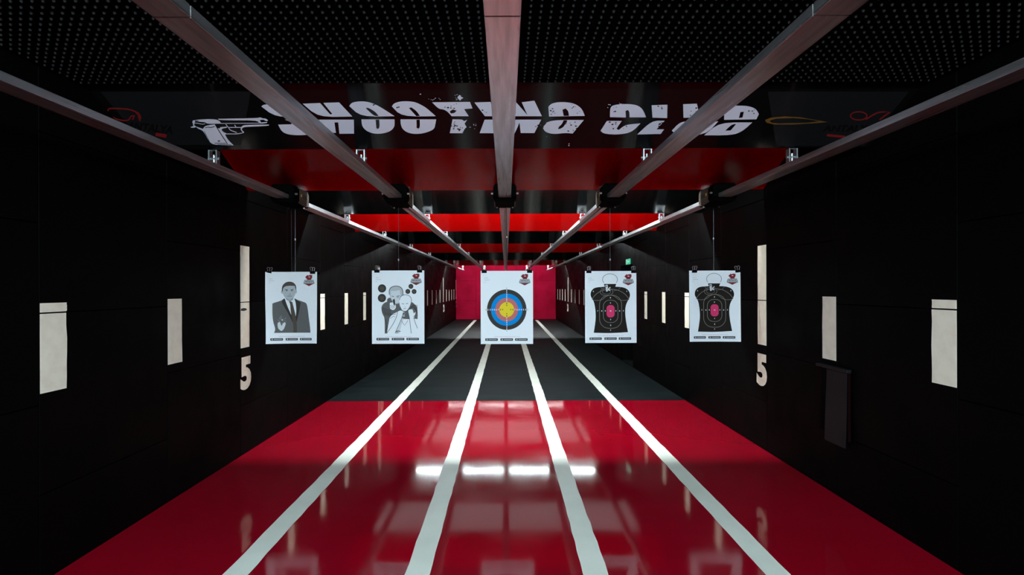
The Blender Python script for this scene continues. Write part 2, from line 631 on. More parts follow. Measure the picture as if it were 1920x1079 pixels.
def ray(px, py):
    dx, dy = px - W_PX / 2, py - H_PX / 2
    c, s = math.cos(ROLL), math.sin(ROLL)
    # undo the camera roll
    x = dx * c - dy * s
    y = dx * s + dy * c
    x += W_PX / 2 - VPX
    y += H_PX / 2 - VPY
    return Vector((x / F_PX, 1.0, -y / F_PX))


BN = Vector((0, -SLOPE, -1)).normalized()


def on_banner(px, py, lift):
    d = ray(px, py)
    p0 = Vector((0, BAF_Y[0], BAF_Z[0])) + BN * lift
    o = Vector((0, 0, CAM_H))
    t = (p0 - o).dot(BN) / d.dot(BN)
    return o + d * t


def banner_print(fl, name, m, lift, x0, y0, s):
    mb = MB()
    mb.add([on_banner(x0 + p[0] / s, y0 + p[1] / s, lift) for p in fl.v], fl.f)
    return mb.build(name, m, banner, fix=False)


# grey printed ends of the banner
for ext in ([(188, 172), (470, 172), (452, 272), (272, 272)], [(1440, 172), (1704, 172), (1622, 274), (1455, 274)]):
    banner_print(Flat().poly(ext), 'printed_ground', 'banner_grey', 0.0006, 0, 0, 1)

Z4, Z5, Z6 = (140, 140, 3.4286), (680, 140, 3.4286), (1100, 140, 3.0968)
LET = [
    # S
    (Z4, [([(1200, 205), (1213, 193), (1290, 186), (1400, 182), (1500, 272), (1290, 274)], []),
          ([(1350, 290), (1490, 290), (1500, 350), (1494, 388), (1440, 391), (1370, 386), (1330, 366), (1308, 322), (1392, 320), (1398, 308)], [])]),
    # H
    (Z4, [([(1465, 187), (1578, 183), (1642, 256), (1656, 253), (1598, 182), (1700, 179), (1785, 270), (1566, 274)], []),
          ([(1566, 290), (1795, 290), (1796, 380), (1702, 381), (1694, 308), (1670, 308), (1680, 375), (1570, 372)], [])]),
    # O
    (Z5, [([(-86, 203), (-75, 185), (-50, 175), (0, 171), (50, 179), (95, 198), (140, 225), (205, 268), (-12, 271)],
           [[(20, 216), (34, 212), (80, 238), (103, 266), (74, 268)]]),
          ([(-8, 288), (205, 288), (206, 330), (190, 355), (160, 372), (110, 382), (60, 378), (20, 360), (-5, 330)],
           [[(83, 290), (107, 290), (109, 338), (100, 350), (88, 346)]])]),
    # O
    (Z5, [([(188, 205), (200, 185), (240, 173), (290, 171), (340, 177), (390, 202), (420, 223), (470, 268), (250, 270)],
           [[(297, 215), (313, 211), (345, 233), (368, 266), (345, 268)]]),
          ([(243, 288), (473, 288), (466, 325), (462, 345), (440, 362), (390, 378), (340, 383), (290, 375), (255, 350), (244, 318)],
           [[(346, 290), (367, 290), (369, 335), (360, 348), (347, 343)]])]),
    # T
    (Z5, [([(446, 178), (690, 176), (706, 218), (652, 222), (682, 268), (572, 268), (548, 240), (522, 224), (488, 221)],
           [[(560, 236), (580, 224), (604, 232), (590, 248), (566, 250)]]),
          ([(578, 288), (640, 288), (652, 300), (672, 290), (655, 316), (668, 338), (652, 352), (645, 377), (560, 377)],
           [[(584, 318), (606, 330), (590, 333)], [(612, 345), (632, 352), (620, 366)]])]),
    # I
    (Z5, [([(718, 179), (822, 176), (852, 268), (786, 268)], []),
          ([(784, 290), (858, 290), (846, 377), (752, 377)], [])]),
    # N
    (Z5, [([(862, 178), (985, 176), (1060, 262), (1022, 178), (1104, 168), (1152, 268), (898, 268)], []),
          ([(892, 290), (1148, 290), (1104, 376), (1016, 376), (1008, 308), (990, 352), (978, 377), (872, 377)], [])]),
    # G
    (Z5, [([(1194, 206), (1214, 186), (1258, 177), (1320, 178), (1370, 190), (1410, 220), (1428, 266), (1198, 270)],
           [[(1284, 226), (1304, 218), (1322, 234), (1326, 266), (1292, 266)]]),
          ([(1202, 292), (1422, 292), (1350, 379), (1300, 375), (1230, 384), (1176, 371), (1160, 347), (1165, 330)],
           [[(1292, 294), (1316, 294), (1290, 342), (1256, 352), (1260, 336), (1280, 320)]])]),
    # C
    (Z5, [([(1590, 215), (1612, 195), (1690, 188), (1760, 194), (1800, 220), (1822, 275), (1716, 275), (1715, 240), (1705, 228), (1690, 234), (1692, 276), (1590, 274)], []),
          ([(1570, 298), (1666, 298), (1640, 335), (1632, 350), (1646, 356), (1690, 322), (1786, 314), (1730, 372), (1640, 387), (1550, 381), (1529, 362)], [])]),
    # L
    (Z6, [([(377, 178), (469, 175), (467, 253), (382, 250)], []),
          ([(378, 268), (453, 268), (405, 318), (450, 318), (430, 345), (293, 348)], [])]),
    # U
    (Z6, [([(560, 172), (640, 169), (650, 210), (642, 250), (562, 251)], []), ([(690, 172), (770, 172), (764, 251), (690, 250)], []),
          ([(545, 272), (625, 272), (590, 320), (640, 320), (690, 272), (764, 272), (690, 352), (522, 352), (494, 326)], [])]),
    # B
    (Z6, [([(800, 182), (860, 180), (940, 182), (985, 200), (1000, 230), (985, 260), (798, 263)], [[(893, 218), (913, 216), (905, 250), (884, 252)]]),
          ([(770, 278), (962, 278), (905, 330), (842, 353), (682, 353)], [[(842, 290), (868, 287), (836, 325), (804, 326)]])]),
]
lifts = 0.0012
for Z, polys in LET:
    f = Flat()
    for outer, holes in polys:
        f.soft(outer, holes, 48)
    banner_print(f, 'letter', 'vinyl', lifts, *Z)
# worn chips in the lettering and white flecks around it
rnd = random.Random(3)
chips, flecks = Flat(), Flat()


def blob(cx, cy, r, n=6):
    return [(cx + r * rnd.uniform(0.5, 1.3) * math.cos(2 * math.pi * k / n) * 1.4, cy + r * rnd.uniform(0.4, 1.1) * math.sin(2 * math.pi * k / n)) for k in range(n)]


for x0, x1, y0, y1, n in ((60, 130, 180, 205, 3), (210, 240, 205, 225, 2), (470, 660, 180, 260, 10), (570, 660, 290, 375, 12), (760, 800, 225, 245, 3), (1200, 1240, 215, 262, 8),
                          (1340, 1400, 190, 255, 8), (1300, 1390, 300, 375, 9), (1592, 1640, 200, 240, 5), (1570, 1720, 305, 350, 10), (1110, 1150, 300, 340, 3)):
    for _ in range(n):
        chips.poly(blob(rnd.uniform(x0, x1), rnd.uniform(y0, y1), rnd.uniform(2, 6)))
banner_print(chips, 'worn_chip', 'banner', 0.0019, *Z5)['kind'] = 'stuff'
for x0, x1, y0, y1, n in ((420, 500, 150, 166, 9), (585, 645, 128, 165, 10), (690, 730, 310, 350, 6), (1140, 1200, 300, 400, 6), (1570, 1600, 190, 215, 5), (1320, 1350, 440, 470, 3), (360, 380, 120, 135, 2), (1650, 1690, 180, 190, 4)):
    for _ in range(n):
        flecks.poly(blob(rnd.uniform(x0, x1), rnd.uniform(y0, y1), rnd.uniform(1.5, 4)))
flecks.poly([(608, 148), (622, 130), (632, 142), (648, 150), (634, 158), (626, 168)])
banner_print(flecks, 'paint_fleck', 'vinyl', 0.0012, *Z5)['kind'] = 'stuff'
chips = Flat()
for x0, x1, y0, y1, n in ((390, 460, 180, 200, 4), (400, 445, 280, 310, 4), (940, 975, 205, 230, 5), (600, 640, 180, 240, 5)):
    for _ in range(n):
        chips.poly(blob(rnd.uniform(x0, x1), rnd.uniform(y0, y1), rnd.uniform(2, 5)))
banner_print(chips, 'worn_chip', 'banner', 0.0019, *Z6)['kind'] = 'stuff'

# pistol print
ZP = (340, 210, 9.6)
g = Flat()
g.soft([(195, 180), (218, 140), (655, 125), (722, 210), (470, 218), (430, 185), (340, 180), (250, 160), (230, 240), (265, 262), (250, 285), (175, 285), (170, 270), (215, 258), (210, 215)])
g.soft([(655, 125), (1370, 112), (1400, 100), (1440, 102), (1455, 118), (1520, 118), (1560, 152), (1550, 166), (1505, 160), (1490, 140), (1412, 146), (1436, 190), (1545, 180), (1540, 200), (1440, 213), (1400, 206), (1370, 152), (690, 152)])
g.soft([(720, 204), (1400, 198), (1400, 208), (720, 214)])
g.soft([(1575, 229), (1575, 246), (1460, 259), (1150, 269), (1100, 286), (1086, 320), (1132, 368), (1112, 383), (1000, 406), (800, 402), (808, 388), (990, 393), (1108, 371), (1066, 320), (1070, 284), (1100, 250), (1150, 235), (1440, 228)])
g.soft([(250, 262), (300, 276), (390, 306), (420, 255), (540, 232), (600, 225), (640, 290), (690, 300), (700, 276), (830, 265), (820, 288), (745, 296), (722, 322), (760, 368), (812, 384), (790, 412), (830, 492), (940, 602), (592, 596), (500, 540), (400, 342), (300, 302)])
g.stroke([(800, 222), (845, 280), (1080, 280)], 12)
g.stroke([(840, 270), (880, 328), (1000, 374)], 13)
g.stroke([(960, 235), (985, 275)], 14)
g.stroke([(240, 200), (300, 205), (380, 225), (430, 212)], 10)
banner_print(g, 'pistol_print', 'vinyl', 0.0012, *ZP)
for path, wd in (([(612, 232), (700, 380), (760, 470), (832, 580)], 14), ([(600, 563), (806, 568)], 11), ([(650, 588), (900, 592)], 8),
                 ([(412, 345), (505, 530)], 7), ([(430, 290), (480, 270), (530, 285), (600, 262)], 13), ([(640, 225), (700, 245), (780, 235)], 16), ([(240, 150), (310, 160)], 9)):
    banner_print(Flat().stroke(path, wd), 'pistol_line', 'banner', 0.0019, *ZP)
banner_print(Flat().disc((675, 525), 26, 10, 12), 'pistol_screw', 'banner', 0.0019, *ZP)

# side emblems of the banner
e = Flat()
e.stroke([(240, 270), (212, 250), (214, 226), (228, 215), (398, 226), (420, 300), (425, 268), (402, 240)], 9)
banner_print(e, 'emblem_print', 'vinyl_red', 0.0012, *Z4)
banner_print(Flat().stroke([(225, 264), (272, 290), (345, 300), (362, 266), (384, 262), (372, 292)], 9), 'emblem_print', 'vinyl_red', 0.0013, *Z4)
banner_print(Flat().stroke([(520, 384), (590, 396)], 22), 'emblem_bar', 'vinyl_red', 0.0012, *Z4)
e = Flat().text('ANTALYA', 480, 342, 52, 300, 0.04, 0.25)
e.v = [(x, y + (x - 480) * 0.10) for x, y in e.v]
banner_print(e, 'emblem_lettering', 'vinyl_black', 0.0012, *Z4)
e = Flat()
e.stroke(ellipse(1580, 240, 48, 24), 7)
banner_print(e, 'emblem_print', 'vinyl_red', 0.0012, *Z6)
banner_print(Flat().stroke([(1620, 262), (1690, 216), (1760, 218), (1700, 262)], 8), 'emblem_print', 'vinyl_red', 0.0013, *Z6)
banner_print(Flat().stroke([(1395, 352), (1500, 362)], 14), 'emblem_bar', 'vinyl_red', 0.0012, *Z6)
e = Flat().text('ANTALYA', 1520, 312, 38, 300, 0.04, 0.3)
banner_print(e, 'emblem_lettering', 'vinyl_black', 0.0012, *Z6)
e = Flat()
e.poly([(1035, 264), (1070, 250), (1150, 243), (1240, 248), (1320, 262), (1400, 276), (1320, 283), (1200, 290), (1090, 290), (1045, 280)],
       [[(1062, 268), (1100, 256), (1200, 252), (1290, 260), (1350, 271), (1280, 280), (1120, 284), (1075, 280)]])
banner_print(e, 'bullet_print', 'vinyl_gold', 0.0012, *Z6)

# ------------------------------------------------------------------ rails with brackets
rail_words = ['carrying the suited man target', 'carrying the hostage target', 'carrying the bullseye target', 'carrying the silhouette target next to the bullseye', 'carrying the silhouette target by the right wall']
rail_words = ['above the suited man target', 'above the hostage target', 'above the bullseye target', 'above the silhouette target beside the bullseye', 'above the silhouette target beside the wall']
BR_Y = [3.40, 6.27, 8.2, 10.52, 13.08, 16.7, 19.4, 23.2]
HW = 0.055


def bracket_mesh():
    b = MB()
    b.box(-0.03, -0.022, -0.02, 0.02, 0.0, 0.10)
    b.box(0.022, 0.03, -0.02, 0.02, 0.0, 0.10)
    b.box(-0.03, 0.03, -0.02, 0.02, -0.001, 0.005)
    b.box(-0.03, 0.03, -0.015, 0.02, 0.098, 0.10)
    b.tube([(-0.04, 0, 0.045), (0.04, 0, 0.045)], 0.009, 8)
    b.tube([(0, 0, 0.004), (0, 0, 0.07)], 0.008, 8)
    return b


br0 = None
for i, rx in enumerate(RAIL_X):
    t = thing('overhead_rail', 'long aluminium rail hung under the baffles ' + rail_words[i], 'rail', (rx, 0, RAIL_B), 'overhead target rails')
    h = RAIL_T - RAIL_B
    for (ya, yb) in ((-1.2, 1.478), (1.484, 4.6)):
        MB().box(-HW, HW, ya, yb, 0, h).build('channel', 'alu', t, bevel=0.0015)
    b = MB()
    b.box(-HW, HW, 4.601, 23.5, h - 0.003, h)
    b.box(-HW, -HW + 0.003, 4.601, 23.5, 0, h - 0.003)
    b.box(HW - 0.003, HW, 4.601, 23.5, 0, h - 0.003)
    b.box(-HW + 0.003, -0.007, 4.601, 23.5, 0, 0.003)
    b.box(0.007, HW - 0.003, 4.601, 23.5, 0, 0.003)
    b.build('slotted_channel', 'rail_lit', t)
    for y in BR_Y:
        if br0 is None:
            o = bracket_mesh().build('bracket', 'zinc', t)
            br0 = o.data
        else:
            o = link(bpy.data.objects.new('bracket', br0), t)
        zt = BAF_Z[0] if y < 4 else (2.518 if y < 17.5 else CEIL)
        o.location = (0, y + (0.02 if y < 17.5 else 0), h)
        o.scale = (1, 1, (zt - RAIL_T) / 0.10 if y < 17.5 else (CEIL - RAIL_T) / 0.10)

# ------------------------------------------------------------------ target carriers
POS = [  # poster centre x, depth, yaw
    (-2.095, 4.82, 0.03), (-1.028, 4.71, 0.0), (0.009, 4.72, 0.0), (1.019, 4.80, 0.0), (2.056, 4.86, -0.02)]
PW, PH = 0.5, 0.7
PTOP = [1.578 + 0.162, 1.578 + 0.168, 1.578 + 0.162, 1.578 + 0.160, 1.578 + 0.163]
tw = ['suited man', 'hostage', 'bullseye', 'silhouette', 'silhouette']
tlab = ['suited man target', 'hostage target', 'bullseye target', 'silhouette target beside the bullseye', 'silhouette target near the hatch']
for i, rx in enumerate(RAIL_X):
    px, py, yaw = POS[i]
    t = thing('target_carrier', 'black motor carrier on its rail, holding up the ' + tlab[i], 'carrier', (rx, 4.46, RAIL_B), 'target carriers on the rails')
    # black housing wrapped round the rail
    outer = [(-0.105, 0.0), (-0.085, -0.035), (0.085, -0.035), (0.105, 0.0), (0.105, 0.10), (0.08, 0.135), (-0.08, 0.135), (-0.105, 0.10)]
    b = MB()
    b.prism([(-0.105, 0.0), (-0.085, -0.035), (0.085, -0.035), (0.105, 0.0), (0.105, -0.002 + 0.0), (0.0, -0.002), (-0.105, -0.002)][:4] + [(0.105, -0.003), (-0.105, -0.003)], 0, 0.12)
    b.prism([(0.06, -0.003), (0.105, -0.003), (0.105, 0.10), (0.085, 0.128), (0.06, 0.128)], 0, 0.12)
    b.prism([(-0.06, -0.003), (-0.105, -0.003), (-0.105, 0.10), (-0.085, 0.128), (-0.06, 0.128)], 0, 0.12)
    b.box(-0.06, 0.06, 0, 0.12, 0.055, 0.128)
    b.build('housing', 'black_plastic', t, bevel=0.002)
    MB().box(-0.09, 0.09, 0.12, 0.36, -0.035, -0.006).build('belly_plate', 'black_plastic', t, bevel=0.003)
    for s in (-1, 1):
        x0, x1 = sorted((s * 0.088, s * 0.098))
        pts = [(0.12, -0.02), (0.30, -0.035), (0.36, -0.01), (0.36, 0.085), (0.33, 0.118), (0.12, 0.118)]
        sp = MB().prism(pts, x0, x1, 'x').build('side_plate', 'tan_plate', t)
        xo = s * 0.0985
        xs = sorted((xo, xo + s * 0.001))
        MB().box(xs[0], xs[1], 0.17, 0.195, 0.045, 0.07).build('warning_label', 'label_yellow', sp)
        for q in range(3):
            MB().box(xs[0], xs[1], 0.215 + q * 0.035, 0.24 + q * 0.035, 0.035, 0.075).build('printed_label', 'label_print', sp)
        MB().tube([(s * 0.10, 0.03, 0.045), (s * 0.125, 0.03, 0.045)], 0.009, 8).build('bolt', 'zinc', t)
        MB().tube([(s * 0.075, 0.3, -0.034), (s * 0.075, 0.3, -0.045)], 0.008, 8).build('roller_pin', 'zinc', t)
    # rod down to a cross bar behind the poster
    wx = px - rx if i != 0 else -0.045
    yr = py + 0.02 - 4.46
    zt = PTOP[i] - RAIL_B
    MB().tube([(wx, yr, -0.036), (wx, yr, zt - 0.01)], 0.0027, 8).build('rod', 'steel_dark', t)
    zj = CAM_H + 0.48 - RAIL_B if i in (0, 2, 4) else CAM_H + 0.27 - RAIL_B
    MB().ball((wx, yr, zj), 0.008, 8, 6, 1.5).build('rod_joint', 'zinc', t)
    if i == 0:
        MB().tube([(wx - 0.03, yr - 0.02, -0.036), (wx - 0.032, yr - 0.01, zt - 0.012)], 0.0022, 6).build('safety_cord', 'steel_dark', t)
    c = MB()
    c.box(wx - 0.24, wx + 0.24, yr - 0.006, yr + 0.006, zt - 0.026, zt - 0.006)
    c.build('cross_bar', 'black_plastic', t, bevel=0.001)

# ------------------------------------------------------------------ target posters
def curl_fn(i):
    a = [0.020, 0.006, 0.004, 0.005, 0.014][i]
    def fn(u, v):
        # u, v in 0..1 (v down): shallow bow plus a little lift at the bottom corners
        d = a * ((2 * u - 1) ** 2) * (0.3 + 0.7 * v)
        if i == 0:
            d += 0.035 * max(0, v - 0.55) ** 2 * 4 * (1 - u) * 0.7
        return -d
    return fn


def grid_cut(me, us, vs2):
    bm = bmesh.new()
    bm.from_mesh(me)
    for u in us:
        bmesh.ops.bisect_plane(bm, geom=bm.verts[:] + bm.edges[:] + bm.faces[:], plane_co=(u, 0, 0), plane_no=(1, 0, 0))
    for v in vs2:
        bmesh.ops.bisect_plane(bm, geom=bm.verts[:] + bm.edges[:] + bm.faces[:], plane_co=(0, 0, v), plane_no=(0, 0, 1))
    bm.to_mesh(me)
    bm.free()


class Poster:
    def __init__(self, i, label, rect):
        self.i = i
        px, py, yaw = POS[i]
        self.t = thing('target_poster', label, 'poster', (px, py, PTOP[i] - PH), 'paper targets hung in a row', yaw)
        self.rect = rect                    # paper rectangle in layout units
        self.fn = curl_fn(i)
        nu, nv = 16, 14
        vs_, fs_ = [], []
        for back in (0, 1):
            for a in range(nv + 1):
                for b in range(nu + 1):
                    u, v = b / nu, a / nv
                    x = (u - 0.5) * PW
                    if i == 0:
                        x += (0.018 * v * v) * (1 - u)
                    vs_.append((x, self.fn(u, v) + back * 0.0006, (1 - v) * PH))
        n1 = (nu + 1) * (nv + 1)
        for a in range(nv):
            for b in range(nu):
                q = (a * (nu + 1) + b, (a + 1) * (nu + 1) + b, (a + 1) * (nu + 1) + b + 1, a * (nu + 1) + b + 1)
                fs_.append(q)
                fs_.append(tuple(reversed([k + n1 for k in q])))
        MB().add(vs_, fs_).build('paper', 'paper', self.t, smooth=True, fix=False)
        self.layer = 0

    def put(self, fl, name, m, layer):
        x0, y0, x1, y1 = self.rect
        me = bpy.data.meshes.new(name)
        vs_ = [((p[0] - x0) / (x1 - x0), 0.0, (p[1] - y0) / (y1 - y0)) for p in fl.v]
        me.from_pydata(vs_, [], fl.f)
        us = [k / 16 for k in range(1, 16)]
        vv = [k / 14 for k in range(1, 14)]
        grid_cut(me, us, vv)
        for v in me.vertices:
            u, w = v.co.x, v.co.z
            x = (u - 0.5) * PW
            if self.i == 0:
                x += (0.018 * w * w) * (1 - u)
            # stay just proud of the faceted paper
            v.co = (x, self.fn(u, w) - 0.0009 - 0.0007 * layer, (1 - w) * PH)
        me.materials.append(M[m])
        return link(bpy.data.objects.new(name, me), self.t)

    def common(self, bars_y, url_y):
        """emblem, small lines, web address and contact bars, in 0..1 paper units"""
        save = self.rect
        self.rect = (0, 0, 1, 1)
        f = Flat()
        ex, ey = 0.843, 0.12      # emblem centre
        k = 1.0
        asp = PW / PH
        def E(x, y):
            return (ex + x * k, ey + y * k * asp)
        f.poly([E(-0.078, -0.060), E(-0.050, -0.088), E(-0.036, -0.104), E(-0.010, -0.096), E(0.020, -0.108), E(0.068, -0.102), E(0.058, -0.082), E(0.070, -0.066), E(0.056, -0.056), E(0.062, -0.040),
                E(0.042, -0.030), E(0.046, -0.008), E(-0.040, -0.008), E(-0.034, -0.030), E(-0.056, -0.028), E(-0.052, -0.044)],
               [[E(-0.020, -0.070), E(0.012, -0.074), E(0.026, -0.062), E(0.002, -0.060)]])
        self.put(f, 'printed_emblem', 'ink_red', 0)
        f = Flat()
        f.poly([E(-0.085, 0.055), E(0.085, 0.055), E(0.09, 0.068), E(0.0, 0.112), E(-0.09, 0.068)])
        self.put(f, 'printed_emblem', 'ink_red', 0)
        f = Flat().poly([E(-0.105, 0.04), E(-0.085, -0.012), E(0.085, -0.012), E(0.105, 0.04), E(0.105, 0.068), E(0.0, 0.072), E(-0.105, 0.068)])
        self.put(f, 'printed_emblem_plate', 'ink_midgrey', 1)
        f = Flat().poly([E(-0.09, 0.036), E(-0.076, -0.004), E(0.076, -0.004), E(0.09, 0.036), E(0.09, 0.052), E(-0.09, 0.052)])
        self.put(f, 'printed_emblem_plate', 'ink_light', 2)
        f = Flat().text('ANTALYA', *E(0.0, 0.022), 0.034 * asp, 0.15, 0.03)
        self.put(f, 'printed_emblem_lettering', 'ink_dark', 3)
        f = Flat()
        for q, (yy, ww) in enumerate(((0.098, 0.072), (0.124, 0.105), (0.152, 0.03))):
            f.stroke([(0.07, yy), (0.07 + ww, yy)], 0.0045)
        self.put(f, 'printed_line', 'ink_light', 0)
        f = Flat().text('www.shootingclubantalya.com', 0.5, url_y, 0.016, 0.50, 0.0)
        self.put(f, 'printed_web_address', 'ink_url', 0)
        bars = ((0.085, 0.325), (0.375, 0.615), (0.655, 0.895))
        for a, b in bars:
            self.put(Flat().poly(rrect(a, bars_y - 0.0165, b, bars_y + 0.0165, 0.007, 3)), 'printed_contact_bar', 'ink_dark', 0)
            self.put(Flat().disc((a + 0.035, bars_y), 0.014, 0.010, 10), 'printed_contact_icon', 'ink_light', 1)
            self.put(Flat().stroke([(a + 0.065, bars_y), (b - 0.02, bars_y)], 0.008), 'printed_contact_line', 'ink_light', 1)
        self.rect = save


# --- suited man (a plain generic figure)
P = Poster(0, 'paper target poster of a grey suited man with a tie', (30, 68, 710, 1035))
f = Flat().soft([(120, 495), (150, 482), (240, 455), (275, 425), (300, 440), (330, 470), (400, 440), (412, 425), (440, 445), (540, 478), (570, 495), (585, 560), (600, 700), (615, 800), (622, 890), (135, 890), (155, 840), (125, 745), (116, 640)])
P.put(f, 'printed_jacket', 'ink_grey', 0)
f = Flat().soft([(280, 425), (320, 462), (345, 480), (395, 440), (405, 420), (428, 500), (432, 640), (425, 665), (400, 640), (355, 640), (310, 520)])
P.put(f, 'printed_shirt', 'ink_white', 1)
f = Flat().soft([(275, 428), (240, 460), (250, 500), (330, 640), (392, 780), (402, 790), (398, 740), (352, 620), (300, 500), (285, 440)])
f.soft([(410, 428), (445, 455), (490, 480), (478, 560), (450, 680), (428, 770), (420, 780), (424, 660), (432, 600), (432, 500), (415, 440)])
P.put(f, 'printed_lapel', 'ink_dark', 2)
f = Flat().soft([(342, 480), (360, 468), (380, 474), (384, 492), (400, 560), (425, 670), (438, 800), (436, 890), (388, 890), (390, 790), (372, 690), (356, 600), (352, 500)])
P.put(f, 'printed_tie', 'ink_brown', 3)
f = Flat().soft([(248, 300), (252, 260), (275, 225), (310, 205), (345, 200), (385, 208), (418, 232), (432, 262), (432, 330), (418, 380), (400, 410), (392, 450), (350, 470), (310, 448), (290, 420), (262, 380)])
f.disc((248, 340), 11, 26, 12)
f.disc((432, 335), 10, 26, 12)
P.put(f, 'printed_face', 'ink_light', 4)
f = Flat().soft([(246, 335), (246, 280), (262, 240), (300, 208), (345, 198), (390, 207), (424, 236), (436, 275), (434, 325), (422, 290), (415, 258), (350, 256), (290, 262), (262, 290), (258, 330)])
P.put(f, 'printed_hair', 'ink_brown', 5)
f = Flat()
f.stroke([(285, 305), (325, 312)], 9)
f.stroke([(360, 312), (400, 305)], 9)
f.disc((308, 322), 12, 7, 10)
f.disc((378, 322), 12, 7, 10)
f.stroke([(338, 365), (352, 372), (362, 362)], 5)
f.stroke([(318, 398), (345, 394), (375, 398)], 6)
f.stroke([(300, 430), (345, 458), (390, 430)], 6)
P.put(f, 'printed_face_line', 'ink_grey', 5)
f = Flat().soft([(180, 770), (190, 748), (212, 745), (222, 770), (235, 800), (250, 760), (280, 748), (290, 765), (272, 820), (255, 850), (230, 866), (205, 850), (185, 825)])
P.put(f, 'printed_hand', 'ink_pale', 1)
f = Flat()
for _ in range(46):
    a, r = rnd.uniform(0, 6.28), rnd.uniform(8, 66)
    f.disc((236 + r * math.cos(a), 712 + 0.8 * r * math.sin(a)), 2.2, 2.2, 6)
f.disc((243, 717), 9, 9, 10)
P.put(f, 'printed_spark', 'ink_pale', 1)
P.common(0.940, 0.900)

# --- hostage scene
P = Poster(1, 'paper target poster of a gunman holding a hostage, with grey discs', (25, 85, 715, 1040))
for c, r in (((158, 318), 54), ((156, 443), 54), ((538, 292), 32), ((497, 358), 32), ((580, 360), 32)):
    P.put(Flat().disc(c, r), 'printed_disc', 'ink_dark', 0)
    P.put(Flat().disc(c, r * 0.55), 'printed_disc_core', 'ink_brown', 1)
f = Flat().soft([(192, 906), (192, 700), (165, 660), (148, 600), (152, 545), (180, 510), (225, 490), (222, 460), (250, 438), (270, 440), (390, 520), (540, 490), (585, 520), (625, 570), (625, 718), (500, 712), (410, 700), (250, 700), (235, 906)])
P.put(f, 'printed_gunman_coat', 'ink_grey', 0)
f = Flat()
for q in range(7):
    f.stroke([(162 + q * 16, 560 + q * 6), (170 + q * 17, 620 + q * 5), (200 + q * 18, 670 + q * 2)], 6)
for q in range(5):
    f.stroke([(515 + q * 10, 590 - q * 14), (560 + q * 14, 560 - q * 6), (612 + q * 3, 610 + q * 18)], 6)
f.stroke([(205, 720), (215, 800), (205, 890)], 8)
f.stroke([(250, 700), (235, 790), (215, 860)], 8)
P.put(f, 'printed_coat_fold', 'ink_dark', 1)
f = Flat().soft([(252, 390), (252, 330), (280, 298), (340, 282), (400, 295), (432, 335), (436, 400), (420, 470), (380, 520), (310, 520), (275, 460)])
P.put(f, 'printed_gunman_head', 'ink_light', 2)
f = Flat().soft([(272, 440), (275, 350), (330, 352), (390, 340), (402, 400), (400, 470), (370, 510), (320, 515)])
P.put(f, 'printed_gunman_face', 'ink_pale', 3)
f = Flat()
f.stroke([(254, 400), (252, 335), (280, 300), (340, 284), (400, 297), (432, 335), (434, 405)], 8)
f.stroke([(285, 418), (315, 426)], 7)
f.stroke([(348, 424), (388, 414)], 7)
f.stroke([(352, 438), (380, 432)], 6)
f.stroke([(300, 470), (285, 500)], 5)
P.put(f, 'printed_outline', 'ink_dark', 4)
f = Flat().soft([(256, 540), (262, 505), (300, 498), (330, 520), (345, 560), (320, 600), (280, 600), (260, 580)])
P.put(f, 'printed_gun_hand', 'ink_white', 5)
f = Flat().soft([(300, 480), (306, 458), (322, 454), (330, 480), (330, 530), (318, 545), (308, 520)])
f.stroke([(262, 545), (300, 552), (330, 545)], 5)
f.stroke([(264, 568), (300, 575), (328, 566)], 4)
f.stroke([(256, 515), (258, 580), (290, 602)], 6)
P.put(f, 'printed_gun', 'ink_dark', 6)
f = Flat().soft([(380, 470), (392, 430), (430, 405), (470, 400), (520, 412), (546, 450), (545, 500), (525, 560), (490, 610), (455, 620), (420, 605), (395, 560)])
f.soft([(222, 906), (240, 780), (260, 690), (300, 650), (350, 630), (400, 600), (440, 620), (520, 700), (625, 720), (625, 906)])
P.put(f, 'printed_hostage', 'ink_white', 5)
f = Flat().soft([(330, 906), (395, 730), (440, 620), (480, 640), (440, 720), (410, 800), (385, 906)])
P.put(f, 'printed_hostage_shade', 'ink_pale', 6)
f = Flat().poly([(412, 700), (440, 625), (500, 615), (540, 700), (580, 712), (540, 716), (440, 712)])
P.put(f, 'printed_hostage_shadow', 'ink_grey', 6)
f = Flat().soft([(498, 612), (520, 590), (560, 592), (575, 640), (600, 620), (602, 650), (575, 700), (600, 780), (625, 840), (600, 906), (540, 906), (530, 800), (520, 690)])
f.soft([(222, 906), (300, 790), (350, 690), (360, 625), (395, 604), (440, 625), (420, 700), (380, 790), (330, 906)])
P.put(f, 'printed_hostage_arm', 'ink_white', 7)
f = Flat()
f.stroke([(388, 470), (396, 432), (432, 406), (470, 399), (520, 412), (548, 455), (544, 505), (525, 560), (490, 610), (455, 620), (418, 604), (396, 555)], 6)
f.stroke([(420, 516), (448, 522)], 6)
f.stroke([(474, 520), (500, 512)], 6)
f.stroke([(440, 582), (475, 580)], 5)
f.stroke([(455, 560), (468, 562)], 4)
f.stroke([(222, 900), (300, 790), (350, 690), (362, 625)], 6)
f.stroke([(330, 900), (380, 790), (420, 700), (438, 630)], 6)
f.stroke([(498, 615), (518, 690), (530, 800), (542, 906)], 6)
f.stroke([(575, 700), (600, 780), (625, 840)], 6)
f.stroke([(575, 640), (602, 622), (600, 660), (572, 690)], 5)
f.stroke([(410, 735), (455, 800), (500, 735)], 5)
f.stroke([(250, 690), (290, 660), (340, 650)], 5)
f.stroke([(262, 710), (310, 680), (330, 690)], 4)
f.stroke([(335, 885), (370, 870), (400, 880)], 9)
f.stroke([(340, 900), (375, 890), (350, 870)], 7)
f.stroke([(415, 712), (520, 716)], 5)
P.put(f, 'printed_hostage_line', 'ink_dark', 8)
P.common(0.936, 0.903)

